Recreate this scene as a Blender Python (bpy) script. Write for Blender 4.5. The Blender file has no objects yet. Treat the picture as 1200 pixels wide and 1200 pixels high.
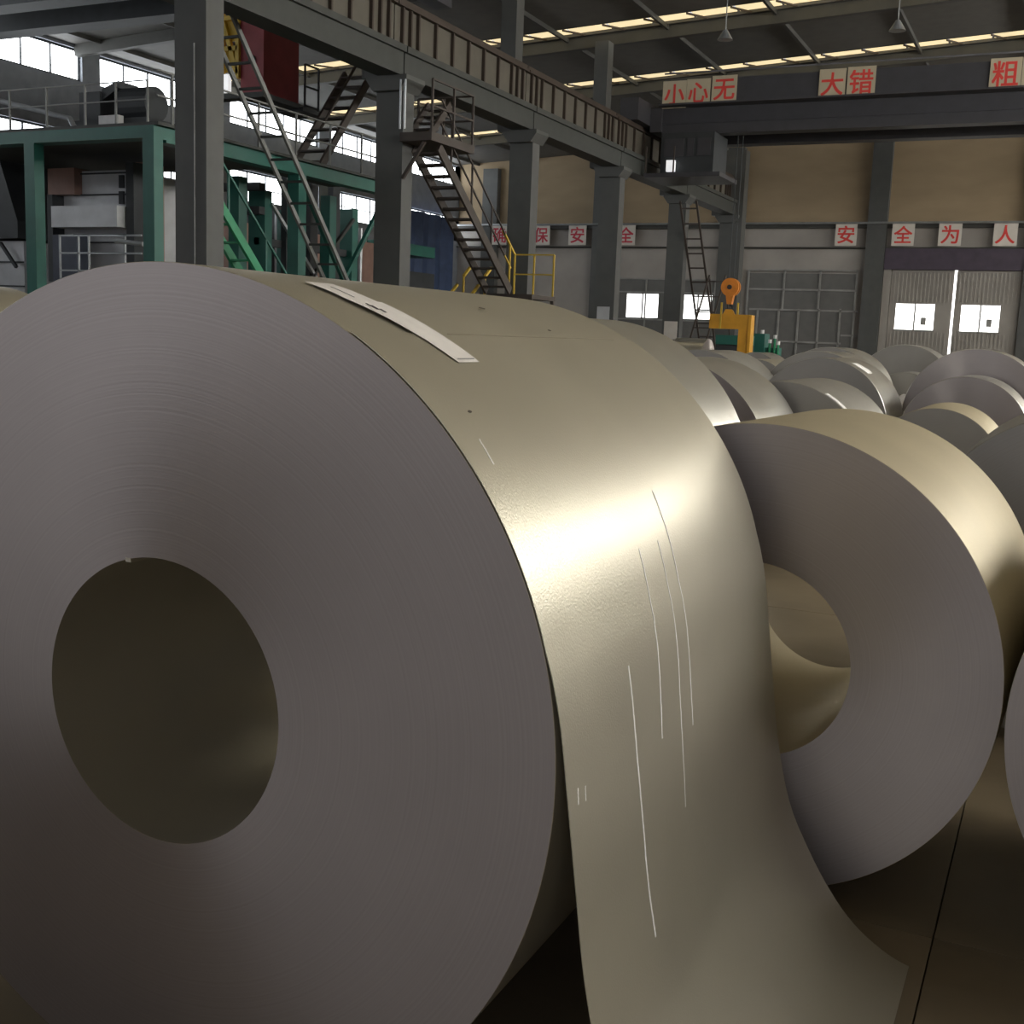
import bpy, math, random
from mathutils import Vector, Matrix
random.seed(7)
SC = bpy.context.scene
COL = SC.collection

# ------------------------------------------------------------------ camera, world, exposure
F_PX, YAW, PITCH, ROLL, EYE = 1356.505, 0.440802, -0.152029, 0.0388, 1.4039
_r = Vector((math.cos(YAW), math.sin(YAW), 0))
FWD = Vector((-math.sin(YAW) * math.cos(PITCH), math.cos(YAW) * math.cos(PITCH), math.sin(PITCH)))
_u = _r.cross(FWD)
RGT = math.cos(ROLL) * _r + math.sin(ROLL) * _u
UPV = -math.sin(ROLL) * _r + math.cos(ROLL) * _u
cam_data = bpy.data.cameras.new('camera')
cam = bpy.data.objects.new('camera', cam_data)
COL.objects.link(cam)
cam_data.sensor_width = 36.0
cam_data.lens = F_PX / 1200 * 36
cam_data.clip_end = 300
m = Matrix.Identity(4)
for i in range(3):
    m[i][0], m[i][1], m[i][2] = RGT[i], UPV[i], -FWD[i]
m[2][3] = EYE
cam.matrix_world = m
SC.camera = cam
SC.view_settings.view_transform = 'Standard'
SC.view_settings.look = 'None'
SC.view_settings.gamma = 1.0
SC.view_settings.use_curve_mapping = False
SC.view_settings.exposure = 0.3

world = bpy.data.worlds.new('sky')
SC.world = world
world.use_nodes = True
bg = world.node_tree.nodes['Background']
bg.inputs[0].default_value = (0.95, 0.95, 1.0, 1)
bg.inputs[1].default_value = 0.65
WIN_L, WIN_R, SKYL = 5.0, 16.0, 0.8       # daylight strength of window panes and yellowed roof lights

def at(px, py, X=None, Y=None, Z=None):
    """pixel -> world point on the plane X=, Y= or Z= (metres)"""
    d = (px - 600) * RGT - (py - 600) * UPV + F_PX * FWD
    if X is not None: t = X / d.x
    elif Y is not None: t = Y / d.y
    else: t = (Z - EYE) / d.z
    return Vector((d.x * t, d.y * t, EYE + d.z * t))

# ------------------------------------------------------------------ materials
MATS = {}
def mat(name, col, rough=0.6, metal=0.0, var=0.15, scale=3.0, bump=0.0, emit=0.0, spec=0.5, stretch=None):
    if name in MATS: return MATS[name]
    mm = bpy.data.materials.new(name); mm.use_nodes = True
    nt = mm.node_tree; b = nt.nodes['Principled BSDF']
    b.inputs['Roughness'].default_value = rough
    b.inputs['Metallic'].default_value = metal
    b.inputs['Specular IOR Level'].default_value = spec
    tc = nt.nodes.new('ShaderNodeTexCoord')
    vec = tc.outputs['Object']
    if stretch:
        mp = nt.nodes.new('ShaderNodeMapping'); mp.inputs['Scale'].default_value = stretch
        nt.links.new(vec, mp.inputs[0]); vec = mp.outputs[0]
    nz = nt.nodes.new('ShaderNodeTexNoise'); nz.inputs['Scale'].default_value = scale
    nz.inputs['Detail'].default_value = 5
    nt.links.new(vec, nz.inputs['Vector'])
    rp = nt.nodes.new('ShaderNodeValToRGB')
    lo = [c * (1 - var) for c in col]; hi = [min(1, c * (1 + var)) for c in col]
    rp.color_ramp.elements[0].color = (*lo, 1); rp.color_ramp.elements[0].position = 0.3
    rp.color_ramp.elements[1].color = (*hi, 1); rp.color_ramp.elements[1].position = 0.7
    nt.links.new(nz.outputs['Fac'], rp.inputs[0])
    nt.links.new(rp.outputs[0], b.inputs['Base Color'])
    if bump:
        bp = nt.nodes.new('ShaderNodeBump'); bp.inputs['Strength'].default_value = bump
        bp.inputs['Distance'].default_value = 0.01
        nt.links.new(nz.outputs['Fac'], bp.inputs['Height']); nt.links.new(bp.outputs[0], b.inputs['Normal'])
    if emit:
        nt.links.new(rp.outputs[0], b.inputs['Emission Color']); b.inputs['Emission Strength'].default_value = emit
    MATS[name] = mm
    return mm

def steel_wrap(name, col, rough, metal=0.65):
    """outer wrap: coated sheet, fine grain along the rolling direction, soft mottling of the gloss"""
    mm = mat(name, col, rough, metal, var=0.05, scale=2.5)
    nt = mm.node_tree; b = nt.nodes['Principled BSDF']; tc = nt.nodes['Texture Coordinate']
    n2 = nt.nodes.new('ShaderNodeTexNoise'); n2.inputs['Scale'].default_value = 2.2; n2.inputs['Detail'].default_value = 3
    nt.links.new(tc.outputs['Object'], n2.inputs['Vector'])
    mr = nt.nodes.new('ShaderNodeMapRange'); mr.inputs[3].default_value = rough - 0.05; mr.inputs[4].default_value = rough + 0.05
    nt.links.new(n2.outputs['Fac'], mr.inputs[0]); nt.links.new(mr.outputs[0], b.inputs['Roughness'])
    n3 = nt.nodes.new('ShaderNodeTexNoise'); n3.inputs['Scale'].default_value = 260; n3.inputs['Detail'].default_value = 2
    nt.links.new(tc.outputs['Object'], n3.inputs['Vector'])
    bp = nt.nodes.new('ShaderNodeBump'); bp.inputs['Strength'].default_value = 0.22; bp.inputs['Distance'].default_value = 0.002
    nt.links.new(n3.outputs['Fac'], bp.inputs['Height']); nt.links.new(bp.outputs[0], b.inputs['Normal'])
    return mm

def steel_edge(name, col, rough, aniso=0.6):
    """end of the coil: thousands of sheet edges, so rings of fine relief round the Y axis"""
    mm = bpy.data.materials.new(name); mm.use_nodes = True
    nt = mm.node_tree; b = nt.nodes['Principled BSDF']
    N = nt.nodes.new; L = nt.links.new
    tc = N('ShaderNodeTexCoord')
    sp = N('ShaderNodeSeparateXYZ'); L(tc.outputs['Object'], sp.inputs[0])
    cb = N('ShaderNodeCombineXYZ'); L(sp.outputs['X'], cb.inputs[0]); L(sp.outputs['Z'], cb.inputs[1])
    ln = N('ShaderNodeVectorMath'); ln.operation = 'LENGTH'; L(cb.outputs[0], ln.inputs[0])
    nz = N('ShaderNodeTexNoise'); nz.noise_dimensions = '1D'; nz.inputs['Scale'].default_value = 240; nz.inputs['Detail'].default_value = 4
    L(ln.outputs['Value'], nz.inputs['W'])
    nw = N('ShaderNodeTexNoise'); nw.inputs['Scale'].default_value = 4; nw.inputs['Detail'].default_value = 5
    L(tc.outputs['Object'], nw.inputs['Vector'])
    mx = N('ShaderNodeMix'); mx.data_type = 'FLOAT'; mx.inputs[0].default_value = 0.5
    L(nz.outputs['Fac'], mx.inputs[2]); L(nw.outputs['Fac'], mx.inputs[3])
    rp = N('ShaderNodeValToRGB')
    rp.color_ramp.elements[0].color = (*[c * 0.93 for c in col], 1); rp.color_ramp.elements[0].position = 0.3
    rp.color_ramp.elements[1].color = (*[c * 1.07 for c in col], 1); rp.color_ramp.elements[1].position = 0.7
    L(mx.outputs[0], rp.inputs[0]); L(rp.outputs[0], b.inputs['Base Color'])
    bp = N('ShaderNodeBump'); bp.inputs['Strength'].default_value = 0.05; bp.inputs['Distance'].default_value = 0.002
    L(nz.outputs['Fac'], bp.inputs['Height']); L(bp.outputs[0], b.inputs['Normal'])
    b.inputs['Metallic'].default_value = 0.85
    b.inputs['Roughness'].default_value = rough
    b.inputs['Anisotropic'].default_value = aniso
    tg = N('ShaderNodeTangent'); tg.direction_type = 'RADIAL'; tg.axis = 'Y'
    L(tg.outputs[0], b.inputs['Tangent'])
    MATS[name] = mm
    return mm

WRAP = steel_wrap('sheet_beige', (0.55, 0.515, 0.42), 0.38, 0.66)
WRAP2 = steel_wrap('sheet_gold', (0.56, 0.49, 0.34), 0.50, 0.45)
WRAP3 = steel_wrap('sheet_silver', (0.70, 0.69, 0.64), 0.30, 0.85)
WRAP4 = steel_wrap('sheet_grey', (0.42, 0.41, 0.38), 0.40)
EDGE = steel_edge('edge_grey', (0.38, 0.345, 0.33), 0.40, 0.85)
EDGE2 = steel_edge('edge_dull', (0.38, 0.365, 0.335), 0.55, 0.3)
TAGW = mat('tag_white', (0.95, 0.93, 0.92), 0.7, var=0.02)
PAPER = mat('paper', (0.80, 0.76, 0.72), 0.8, var=0.04, scale=30)
INK = mat('ink', (0.06, 0.05, 0.06), 0.8)
CHALK = mat('scratch', (0.97, 0.95, 0.90), 0.7)
SLAB = mat('slab_concrete', (0.19, 0.15, 0.098), 0.40, var=0.25, scale=1.7, bump=0.15)
SUB = mat('floor_joint', (0.10, 0.08, 0.05), 0.9)
WALLUP = mat('wall_tan', (0.36, 0.275, 0.175), 0.8, var=0.10, scale=0.5, stretch=(1, 1, 3))
WALLLO = mat('wall_grey', (0.38, 0.355, 0.33), 0.8, var=0.14, scale=0.6)
WALLSIDE = mat('wall_side', (0.24, 0.26, 0.29), 0.8, var=0.1)
ROOF = mat('roof_sheet', (0.10, 0.097, 0.09), 0.7, var=0.1)
COLM = mat('column_paint', (0.085, 0.088, 0.086), 0.55, var=0.08)
GIRD = mat('girder_paint', (0.045, 0.049, 0.046), 0.6, var=0.1)
GIRDWEB = mat('girder_web', (0.105, 0.095, 0.076), 0.6, var=0.08)
GIRDDARK = mat('girder_dark', (0.055, 0.055, 0.05), 0.6, var=0.1)
RUST = mat('rust_brown', (0.05, 0.036, 0.028), 0.7)
CRANE = mat('crane_paint', (0.05, 0.05, 0.058), 0.5, var=0.1)
CRANE2 = mat('crane_strip', (0.16, 0.16, 0.18), 0.4)
DARK = mat('machine_dark', (0.035, 0.04, 0.045), 0.6)
GREEN = mat('green_paint', (0.02, 0.125, 0.10), 0.45, var=0.1)
GREEN2 = mat('green_bright', (0.02, 0.26, 0.12), 0.45, var=0.1)
GALV = mat('galvanised', (0.42, 0.44, 0.46), 0.4, 0.6)
TANK = mat('tank_panel', (0.52, 0.53, 0.55), 0.45, 0.3, var=0.12, scale=2)
TANKB = mat('tank_brown', (0.25, 0.15, 0.12), 0.6)
RED = mat('cabin_red', (0.30, 0.045, 0.055), 0.5)
YEL = mat('yellow_paint', (0.58, 0.40, 0.05), 0.5)
YELD = mat('yellow_lift', (0.66, 0.33, 0.03), 0.5, var=0.12)
ORANGE = mat('orange_block', (0.70, 0.24, 0.03), 0.5)
STAIR = mat('stair_brown', (0.060, 0.048, 0.042), 0.6)
LADG = mat('ladder_grey', (0.20, 0.205, 0.20), 0.5, 0.3)
BLUE = mat('blue_tarp', (0.05, 0.08, 0.17), 0.7)
WHITE = mat('white_paint', (0.75, 0.75, 0.75), 0.5)
BOARD = mat('sign_board', (0.50, 0.44, 0.32), 0.6, var=0.05)
BOARDW = mat('sign_white', (0.66, 0.62, 0.57), 0.6, var=0.05)
REDTXT = mat('sign_red', (0.72, 0.06, 0.05), 0.6, var=0.03)
REDTXT2 = mat('sign_crimson', (0.55, 0.04, 0.07), 0.6, var=0.03)
DOORM = mat('door_sheet', (0.33, 0.31, 0.285), 0.6, var=0.08, scale=1.0)
DOORD = mat('door_grey', (0.15, 0.15, 0.145), 0.6, var=0.08)
DOORF = mat('door_frame', (0.30, 0.30, 0.29), 0.6)
LINTEL = mat('lintel_purple', (0.07, 0.055, 0.08), 0.6)
PANE_L = mat('pane_daylight', (0.93, 0.97, 1.0), 0.3, var=0.01, emit=WIN_L)
PANE_R = mat('pane_bay', (1.0, 0.97, 0.90), 0.3, var=0.01, emit=WIN_R)
PANE_D = mat('pane_door', (1.0, 1.0, 0.98), 0.3, var=0.01, emit=2.2)
PANE_S = mat('roof_light', (0.95, 0.78, 0.46), 0.4, var=0.06, scale=1.5, emit=SKYL)
LAMPM = mat('lamp_glass', (0.95, 0.97, 1.0), 0.3, emit=0.6)

# ------------------------------------------------------------------ mesh helpers
class MB:
    def __init__(self): self.v = []; self.f = []
    def quad(self, a, b, c, d):
        n = len(self.v); self.v += [tuple(a), tuple(b), tuple(c), tuple(d)]; self.f.append((n, n + 1, n + 2, n + 3)); return self
    def box(self, x0, x1, y0, y1, z0, z1):
        n = len(self.v)
        self.v += [(x, y, z) for z in (z0, z1) for y in (y0, y1) for x in (x0, x1)]
        for q in ((0, 2, 3, 1), (4, 5, 7, 6), (0, 1, 5, 4), (2, 6, 7, 3), (0, 4, 6, 2), (1, 3, 7, 5)):
            self.f.append(tuple(n + i for i in q))
        return self
    def beam(self, p, q, w, h, up=(0, 0, 1)):
        p, q = Vector(p), Vector(q); d = (q - p).normalized(); up = Vector(up)
        s = d.cross(up)
        if s.length < 1e-4: s = d.cross(Vector((0, 1, 0)))
        s.normalize(); t = s.cross(d).normalized()
        n = len(self.v)
        for c in (p, q):
            for a, b in ((-1, -1), (1, -1), (1, 1), (-1, 1)):
                self.v.append(tuple(c + s * (a * w / 2) + t * (b * h / 2)))
        for k in ((0, 1, 2, 3), (7, 6, 5, 4), (0, 4, 5, 1), (1, 5, 6, 2), (2, 6, 7, 3), (3, 7, 4, 0)):
            self.f.append(tuple(n + i for i in k))
        return self
    def tube(self, p, q, r, n=10, r2=None):
        p, q = Vector(p), Vector(q); d = (q - p).normalized()
        s = d.cross(Vector((0, 0, 1)))
        if s.length < 1e-4: s = Vector((1, 0, 0))
        s.normalize(); t = s.cross(d)
        b = len(self.v); r2 = r if r2 is None else r2
        for c, rr in ((p, r), (q, r2)):
            for i in range(n):
                a = 2 * math.pi * i / n
                self.v.append(tuple(c + rr * (math.cos(a) * s + math.sin(a) * t)))
        for i in range(n):
            j = (i + 1) % n
            self.f.append((b + i, b + j, b + n + j, b + n + i))
        self.f.append(tuple(b + i for i in reversed(range(n)))); self.f.append(tuple(b + n + i for i in range(n)))
        return self
    def prism(self, poly, axis, a, b):
        """poly of 2D points extruded along axis 0/1/2 from a to b"""
        n = len(self.v); k = len(poly)
        for c in (a, b):
            for (u, w) in poly:
                q = [u, w]; q.insert(axis, c); self.v.append(tuple(q))
        for i in range(k):
            j = (i + 1) % k
            self.f.append((n + i, n + j, n + k + j, n + k + i))
        self.f.append(tuple(n + i for i in reversed(range(k)))); self.f.append(tuple(n + k + i for i in range(k)))
        return self
    def build(self, name, material, parent=None, smooth=False, loc=None):
        me = bpy.data.meshes.new(name)
        o = Vector(loc) if loc is not None else None
        vs = self.v if o is None else [tuple(Vector(v) - o) for v in self.v]
        me.from_pydata(vs, [], self.f); me.update()
        import bmesh
        b = bmesh.new(); b.from_mesh(me); bmesh.ops.recalc_face_normals(b, faces=b.faces); b.to_mesh(me); b.free()
        me.materials.append(material)
        if smooth:
            for p in me.polygons: p.use_smooth = True
        ob = bpy.data.objects.new(name, me); COL.objects.link(ob)
        if o is not None: ob.location = o
        if parent is not None:
            ob.parent = parent
            wl = Vector((0, 0, 0)); q = parent
            while q is not None: wl += q.location; q = q.parent
            ob.location = ob.location - wl
        return ob

def tag(o, label=None, cat=None, group=None, kind=None):
    if label: o['label'] = label
    if cat: o['category'] = cat
    if group: o['group'] = group
    if kind: o['kind'] = kind
    return o
def thing(name, label, cat, loc=(0, 0, 0), group=None):
    e = bpy.data.objects.new(name, None); COL.objects.link(e); e.location = loc; e.empty_display_size = 0.2
    return tag(e, label, cat, group)
def struct(name, mb, material, label, cat=None):
    return tag(mb.build(name, material), label, cat, kind='structure')
def share(src, loc, parent):
    o = src.copy(); COL.objects.link(o); o.parent = parent; o.location = loc; return o

# ------------------------------------------------------------------ the hall
XL, XR, YF, YB = -27.0, 12.6, 50.0, -14.0
def roof_z(x): return 10.0 + 0.05 * (x + 12) if x <= 0 else 10.6 - 0.05 * x
GRID = [14.3, 19.85, 25.8, 31.75, 38.05, 44.3]          # column lines

# floor: base, near slabs one by one, far concrete
fl = struct('floor', MB().box(XL, XR, YB, YF, -0.30, -0.02), SUB, 'brown concrete slab floor of the hall', 'floor')
gap = 0.004
xs = [-12.16 + 3 * k for k in range(9)]; ys = [-3.86 + 3.34 * k for k in range(8)]
proto = None
for j in range(7):
    for i in range(8):
        if proto is None:
            proto = MB().box(gap / 2, 3 - gap / 2, gap / 2, 3.34 - gap / 2, -0.02, 0).build('floor_slab', SLAB, fl)
            proto.location = (xs[i], ys[j], 0)
        else: share(proto, (xs[i], ys[j], 0), fl)
mb = MB()
mb.box(XL, XR, ys[-1], YF, -0.02, 0).box(XL, xs[0], YB, ys[-1], -0.02, 0).box(xs[-1], XR, YB, ys[-1], -0.02, 0).box(xs[0], xs[-1], YB, ys[0], -0.02, 0)
mb.build('outer_paving', SLAB, fl)

# far wall
wf = struct('wall_far', MB().box(XL, XR, YF, YF + 0.3, 0, 6.35), WALLLO, 'far end wall, grey below and tan above', 'wall')
mb = MB(); n = 40
top = [(XL + (XR - XL) * i / n) for i in range(n + 1)]
mb.prism([(XL, 6.35)] + [(XR, 6.35)] + [(x, roof_z(x)) for x in reversed(top)], 1, YF, YF + 0.3)
mb.build('upper_cladding', WALLUP, wf)
pp = None
for x in (-25.2, -19.6, -13.6, -7.6, -1.6, 4.4, 10.4):
    MB().box(x - 0.38, x + 0.38, YF - 0.35, YF, 0, roof_z(x) - 0.35).build('pilaster', COLM, wf)
MB().box(XL, XR, YF - 0.22, YF, 6.25, 6.42).build('ledge_duct', GIRDDARK, wf)
MB().tube((XL, YF - 0.4, 6.43), (XR, YF - 0.4, 6.43), 0.045, 8).build('silver_pipe', GALV, wf)
MB().tube((XL, YF - 0.12, 5.45), (XR, YF - 0.12, 5.45), 0.04, 8).build('thin_pipe', GIRDDARK, wf)

def side_wall(name, X, out, rows, y_from, y_to, pane_mat, material, label, nw, y_seen):
    """wall with rows of window openings between piers at 26.85+6k; out=-1 left, +1 right"""
    x0, x1 = (X - 0.3, X) if out < 0 else (X, X + 0.3)
    mb = MB(); z = 0
    piers = [26.85 + 6 * k for k in range(-8, 5)]
    spans = []
    for a, b in zip(piers, piers[1:] + [YF + 0.3]):
        a2, b2 = a + 0.35, b - 0.35
        if a2 >= y_from and b2 <= y_to + 0.5: spans.append((a2, min(b2, YF - 0.2)))
    for (z0, z1) in rows:
        mb.box(x0, x1, YB, YF + 0.3, z, z0)
        y = YB
        for a, b in spans:
            mb.box(x0, x1, y, a, z0, z1); y = b
        mb.box(x0, x1, y, YF + 0.3, z0, z1); z = z1
    mb.box(x0, x1, YB, YF + 0.3, z, roof_z(X))
    w = struct(name, mb, material, label, 'wall')
    xm = (x0 + x1) / 2
    for (z0, z1) in rows:
        for (a, b) in spans:
            off = b < y_seen                       # this window lies outside the picture
            win = thing(('window_left_offscreen' if out < 0 else 'window_right_offscreen') if off else 'window_%d' % nw, 'white daylit window band high in the side wall', 'window', (xm, a, z0), 'side wall windows')
            win['kind'] = 'structure'; nw += 0 if off else 1
            k = max(2, round((b - a) / 1.15)); fr = MB()
            for zz in (z0 + 0.03, z1 - 0.03): fr.beam((xm, a, zz), (xm, b, zz), 0.1, 0.06)
            for i in range(k + 1):
                yy = a + 0.03 + (b - a - 0.06) * i / k; fr.box(xm - 0.05, xm + 0.05, yy - 0.018, yy + 0.018, z0 + 0.06, z1 - 0.06)
            if z1 - z0 > 1.0: fr.box(xm - 0.03, xm + 0.03, a, b, (z0 + z1) / 2 - 0.02, (z0 + z1) / 2 + 0.02)
            fr.build('frame', DARK, win)
            for i in range(k):
                ya = a + 0.06 + (b - a - 0.06) * i / k; yb = a + (b - a - 0.06) * (i + 1) / k
                MB().box(xm - 0.008, xm + 0.008, ya, yb, z0 + 0.06, z1 - 0.06).build('pane_offscreen' if off else 'pane', pane_mat, win)
    return nw
nw = side_wall('wall_left', XL, -1, [(5.7, 6.8), (8.25, 9.15)], 2, YF, PANE_L, WALLSIDE, 'blue grey side wall with two rows of bright windows', 1, 23.0)
nw = side_wall('wall_right', XR, 1, [(6.4, 9.2)], 2, YF, PANE_R, WALLLO, 'side wall with a band of tall bright windows beside the coil store', nw, 99.0)

# roof with yellowed roof-light strips (about 0.8 m wide, every 6 m)
STR = [31.7 + 6 * k for k in range(-6, 3)]
mb = MB(); y = YB
def roof_band(mb, a, b):
    for x0, x1 in ((-12.4, 0), (0, XR)):
        p = [(x0, a, roof_z(x0)), (x1, a, roof_z(x1)), (x1, b, roof_z(x1)), (x0, b, roof_z(x0))]
        mb.quad(*p)
        q = [(x, yy, z + 0.12) for x, yy, z in p]; mb.quad(*q)
        for i in range(4): mb.quad(p[i], p[(i + 1) % 4], q[(i + 1) % 4], q[i])
def roof_piece(x0, x1, a, b):
    p = [(x0, a, roof_z(x0)), (x1, a, roof_z(x1)), (x1, b, roof_z(x1)), (x0, b, roof_z(x0))]
    q = [(x, yy, z + 0.12) for x, yy, z in p]; mb.quad(*p); mb.quad(*q)
    for i in range(4): mb.quad(p[i], p[(i + 1) % 4], q[(i + 1) % 4], q[i])
for s in STR:
    roof_band(mb, y, s - 0.4); y = s + 0.4
roof_band(mb, y, YF + 0.3)
ye = [YB] + [v for s in STR if s > 30 for v in (s - 0.4, s + 0.4)] + [YF + 0.3]
for k in range(0, len(ye), 2): roof_piece(XL, -12.4, ye[k], ye[k + 1])
ce = struct('ceiling', mb, ROOF, 'dark sheet metal roof pierced by strips of roof lights', 'roof')
for k in range(-6, 7):
    yy = 14.3 + 6 * k
    if YB < yy < YF:
        mb = MB()
        for x0, x1 in ((XL, 0), (0, XR)): mb.beam((x0, yy, roof_z(x0) - 0.17), (x1, yy, roof_z(x1) - 0.17), 0.2, 0.32)
        mb.build('rafter', GIRDDARK, ce)
for x in range(-26, 13, 3):
    MB().beam((x, YB, roof_z(x) - 0.06), (x, YF, roof_z(x) - 0.06), 0.08, 0.12).build('purlin', GIRDDARK, ce)
pane = None
for s in STR:
    off = s < 30
    win = thing('window_roof_offscreen' if off else 'window_%d' % nw, 'strip of yellowed roof lights in the dark roof', 'window', (0, s, 10), 'roof light strips'); nw += 0 if off else 1
    win['kind'] = 'structure'
    x = XL + 0.02 if s > 30 else -12.4
    while x < XR - 1.2:
        if x < 0 < x + 1.2: x = 0.02
        z = roof_z(x + 0.6)
        if pane is None:
            pane = MB().box(0.035, 1.165, -0.4, 0.4, -0.01, 0.01).build('pane', PANE_S, win)
        o = pane if pane.location.length == 0 else share(pane, (0, 0, 0), win)
        o.name = 'pane_offscreen' if off else 'pane'
        o.location = (x, 0, z + 0.06 - 10); o.rotation_euler = (0, -0.05 if x < 0 else 0.05, 0)
        if 24 < s < 42:
            MB().beam((x, s - 0.4, z - 0.05), (x + 0.35, s + 0.4, z + 0.0), 0.035, 0.05).build('brace', RUST, win)
        x += 1.2

# ------------------------------------------------------------------ gates in the far wall
def pt(px, py): return at(px, py, Y=YF)
d = thing('door_1', 'tall pale double gate with small bright windows', 'door', (-4.44, YF, 0)); d['kind'] = 'structure'
MB().box(-7.2, -6.9, YF - 0.2, YF, 0, 4.63).build('jamb', DOORM, d)
MB().box(-2.0, -1.98, YF - 0.2, YF, 0, 4.63).build('jamb', DOORM, d)
MB().box(-7.2, -1.98, YF - 0.3, YF, 4.6, 5.43).build('lintel', LINTEL, d)
MB().box(-4.50, -4.38, YF - 0.03, YF - 0.01, 0, 4.6).build('daylight_gap', PANE_D, d)
for (a, b, wa, wb) in ((-6.88, -4.49, -6.62, -5.12), (-4.39, -2.02, -4.12, -2.68)):
    z0, z1 = 2.22, 3.25; y0, y1 = YF - 0.14, YF - 0.04
    lf = MB().box(a, b, y0, y1, 0.03, z0).box(a, b, y0, y1, z1, 4.58).box(a, wa, y0, y1, z0, z1).box(wb, b, y0, y1, z0, z1)
    x = a + 0.1
    while x < b - 0.08:
        lf.box(x, x + 0.05, y0 - 0.025, y0, 0.05, z0 - 0.08).box(x, x + 0.05, y0 - 0.025, y0, z1 + 0.08, 4.5); x += 0.15
    leaf = lf.build('door_leaf', DOORM, d)
    wm = (wa + wb) / 2
    for (p, q) in ((wa, wm - 0.03), (wm + 0.03, wb)): MB().box(p, q, YF - 0.11, YF - 0.09, z0, z1).build('pane', PANE_D, leaf)
    MB().box(wm - 0.03, wm + 0.03, y0, y1, z0, z1).box(wa - 0.05, wb + 0.05, y0 - 0.03, y0, z0 - 0.06, z0).build('window_frame', DOORF, leaf)
    MB().box(wm + 0.25, wm + 0.45, YF - 0.12, YF - 0.111, z0 + 0.2, z0 + 0.5).build('notice', DOORF, leaf)
d = thing('door_2', 'dark grey panelled gate divided by pale frame bars', 'door', (-10.5, YF, 0)); d['kind'] = 'structure'
xa, xb = -12.76, -8.24
MB().box(xa, xb, YF - 0.10, YF - 0.0, 0, 4.4).build('gate_sheet', DOORD, d)
def gx(px): return pt(px, 340).x
def gz(py): return pt(940, py).z
bars = [((878, 316), (1005, 316)), ((878, 338.5), (1005, 338.5)), ((878, 362), (1005, 362)), ((913, 400), (985, 400)), ((985, 393), (1005, 393)),
        ((920, 316), (917, 362)), ((962, 316), (959, 362)), ((888, 362), (886, 420)), ((913, 362), (909, 420)), ((936, 362), (931, 420)), ((960, 362), (956, 420)), ((985, 362), (982, 420)), ((878, 316), (877, 420)), ((1005, 316), (1003, 420))]
for (p, q) in bars:
    a, b = at(*p, Y=YF - 0.12), at(*q, Y=YF - 0.12)
    if abs(p[1] - q[1]) < 5: b.z = a.z
    else: b.x = a.x; b.z = max(0.03, b.z if q[1] < 410 else 0.03)
    MB().beam(a, b, 0.075, 0.075).build('frame_bar', DOORF, d)
d = thing('door_3', 'grey gate with two bright windows behind the columns', 'door', (-16.5, YF, 0)); d['kind'] = 'structure'
xa, xb, z0, z1 = -18.95, -14.2, 2.38, 3.42
w1a, w1b, w2a, w2b = pt(735, 360).x, pt(772, 360).x, pt(802, 360).x, pt(835, 360).x
y0, y1 = YF - 0.12, YF - 0.02
lf = MB().box(xa, xb, y0, y1, 0.03, z0).box(xa, xb, y0, y1, z1, 4.1).box(xa, w1a, y0, y1, z0, z1).box(w1b, w2a, y0, y1, z0, z1).box(w2b, xb, y0, y1, z0, z1)
leaf = lf.build('gate_sheet', DOORD, d)
for a, b in ((w1a, w1b), (w2a, w2b)):
    mm_ = (a + b) / 2
    for p, q in ((a, mm_ - 0.03), (mm_ + 0.03, b)): MB().box(p, q, YF - 0.08, YF - 0.06, z0, z1).build('pane', PANE_D, leaf)
    MB().box(mm_ - 0.03, mm_ + 0.03, y0, y1, z0, z1).build('mullion', DOORF, leaf)
for z in (1.2, 2.3, 3.5, 4.08): MB().box(xa, xb, y0 - 0.05, y0, z - 0.03, z + 0.03).build('frame_bar', DOORF, d)
for x in (xa, xa + 1.6, xa + 3.1, xb): MB().box(x - 0.03, x + 0.03, y0 - 0.06, y0, 0.03, 4.1).build('frame_bar', DOORF, d)

# ------------------------------------------------------------------ steel coils
GR = 'steel coils stored on the floor'
def ring_face(mb, ri, ro, y, nseg, rings, rnd=0.0):
    b = len(mb.v)
    for k in range(rings + 1):
        r = ri + (ro - ri) * k / rings
        dy = random.uniform(-rnd, rnd) if 0 < k < rings else 0
        for i in range(nseg):
            a = 2 * math.pi * i / nseg
            mb.v.append((r * math.cos(a), y + dy, r * math.sin(a)))
    for k in range(rings):
        for i in range(nseg):
            j = (i + 1) % nseg
            mb.f.append((b + k * nseg + i, b + k * nseg + j, b + (k + 1) * nseg + j, b + (k + 1) * nseg + i))
def cyl(mb, r, y0, y1, nseg, lift=None):
    b = len(mb.v)
    for y in (y0, y1):
        for i in range(nseg):
            a = 2 * math.pi * i / nseg; mb.v.append((r * math.cos(a), y, r * math.sin(a)))
    for i in range(nseg):
        j = (i + 1) % nseg; mb.f.append((b + i, b + j, b + nseg + j, b + nseg + i))
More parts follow.
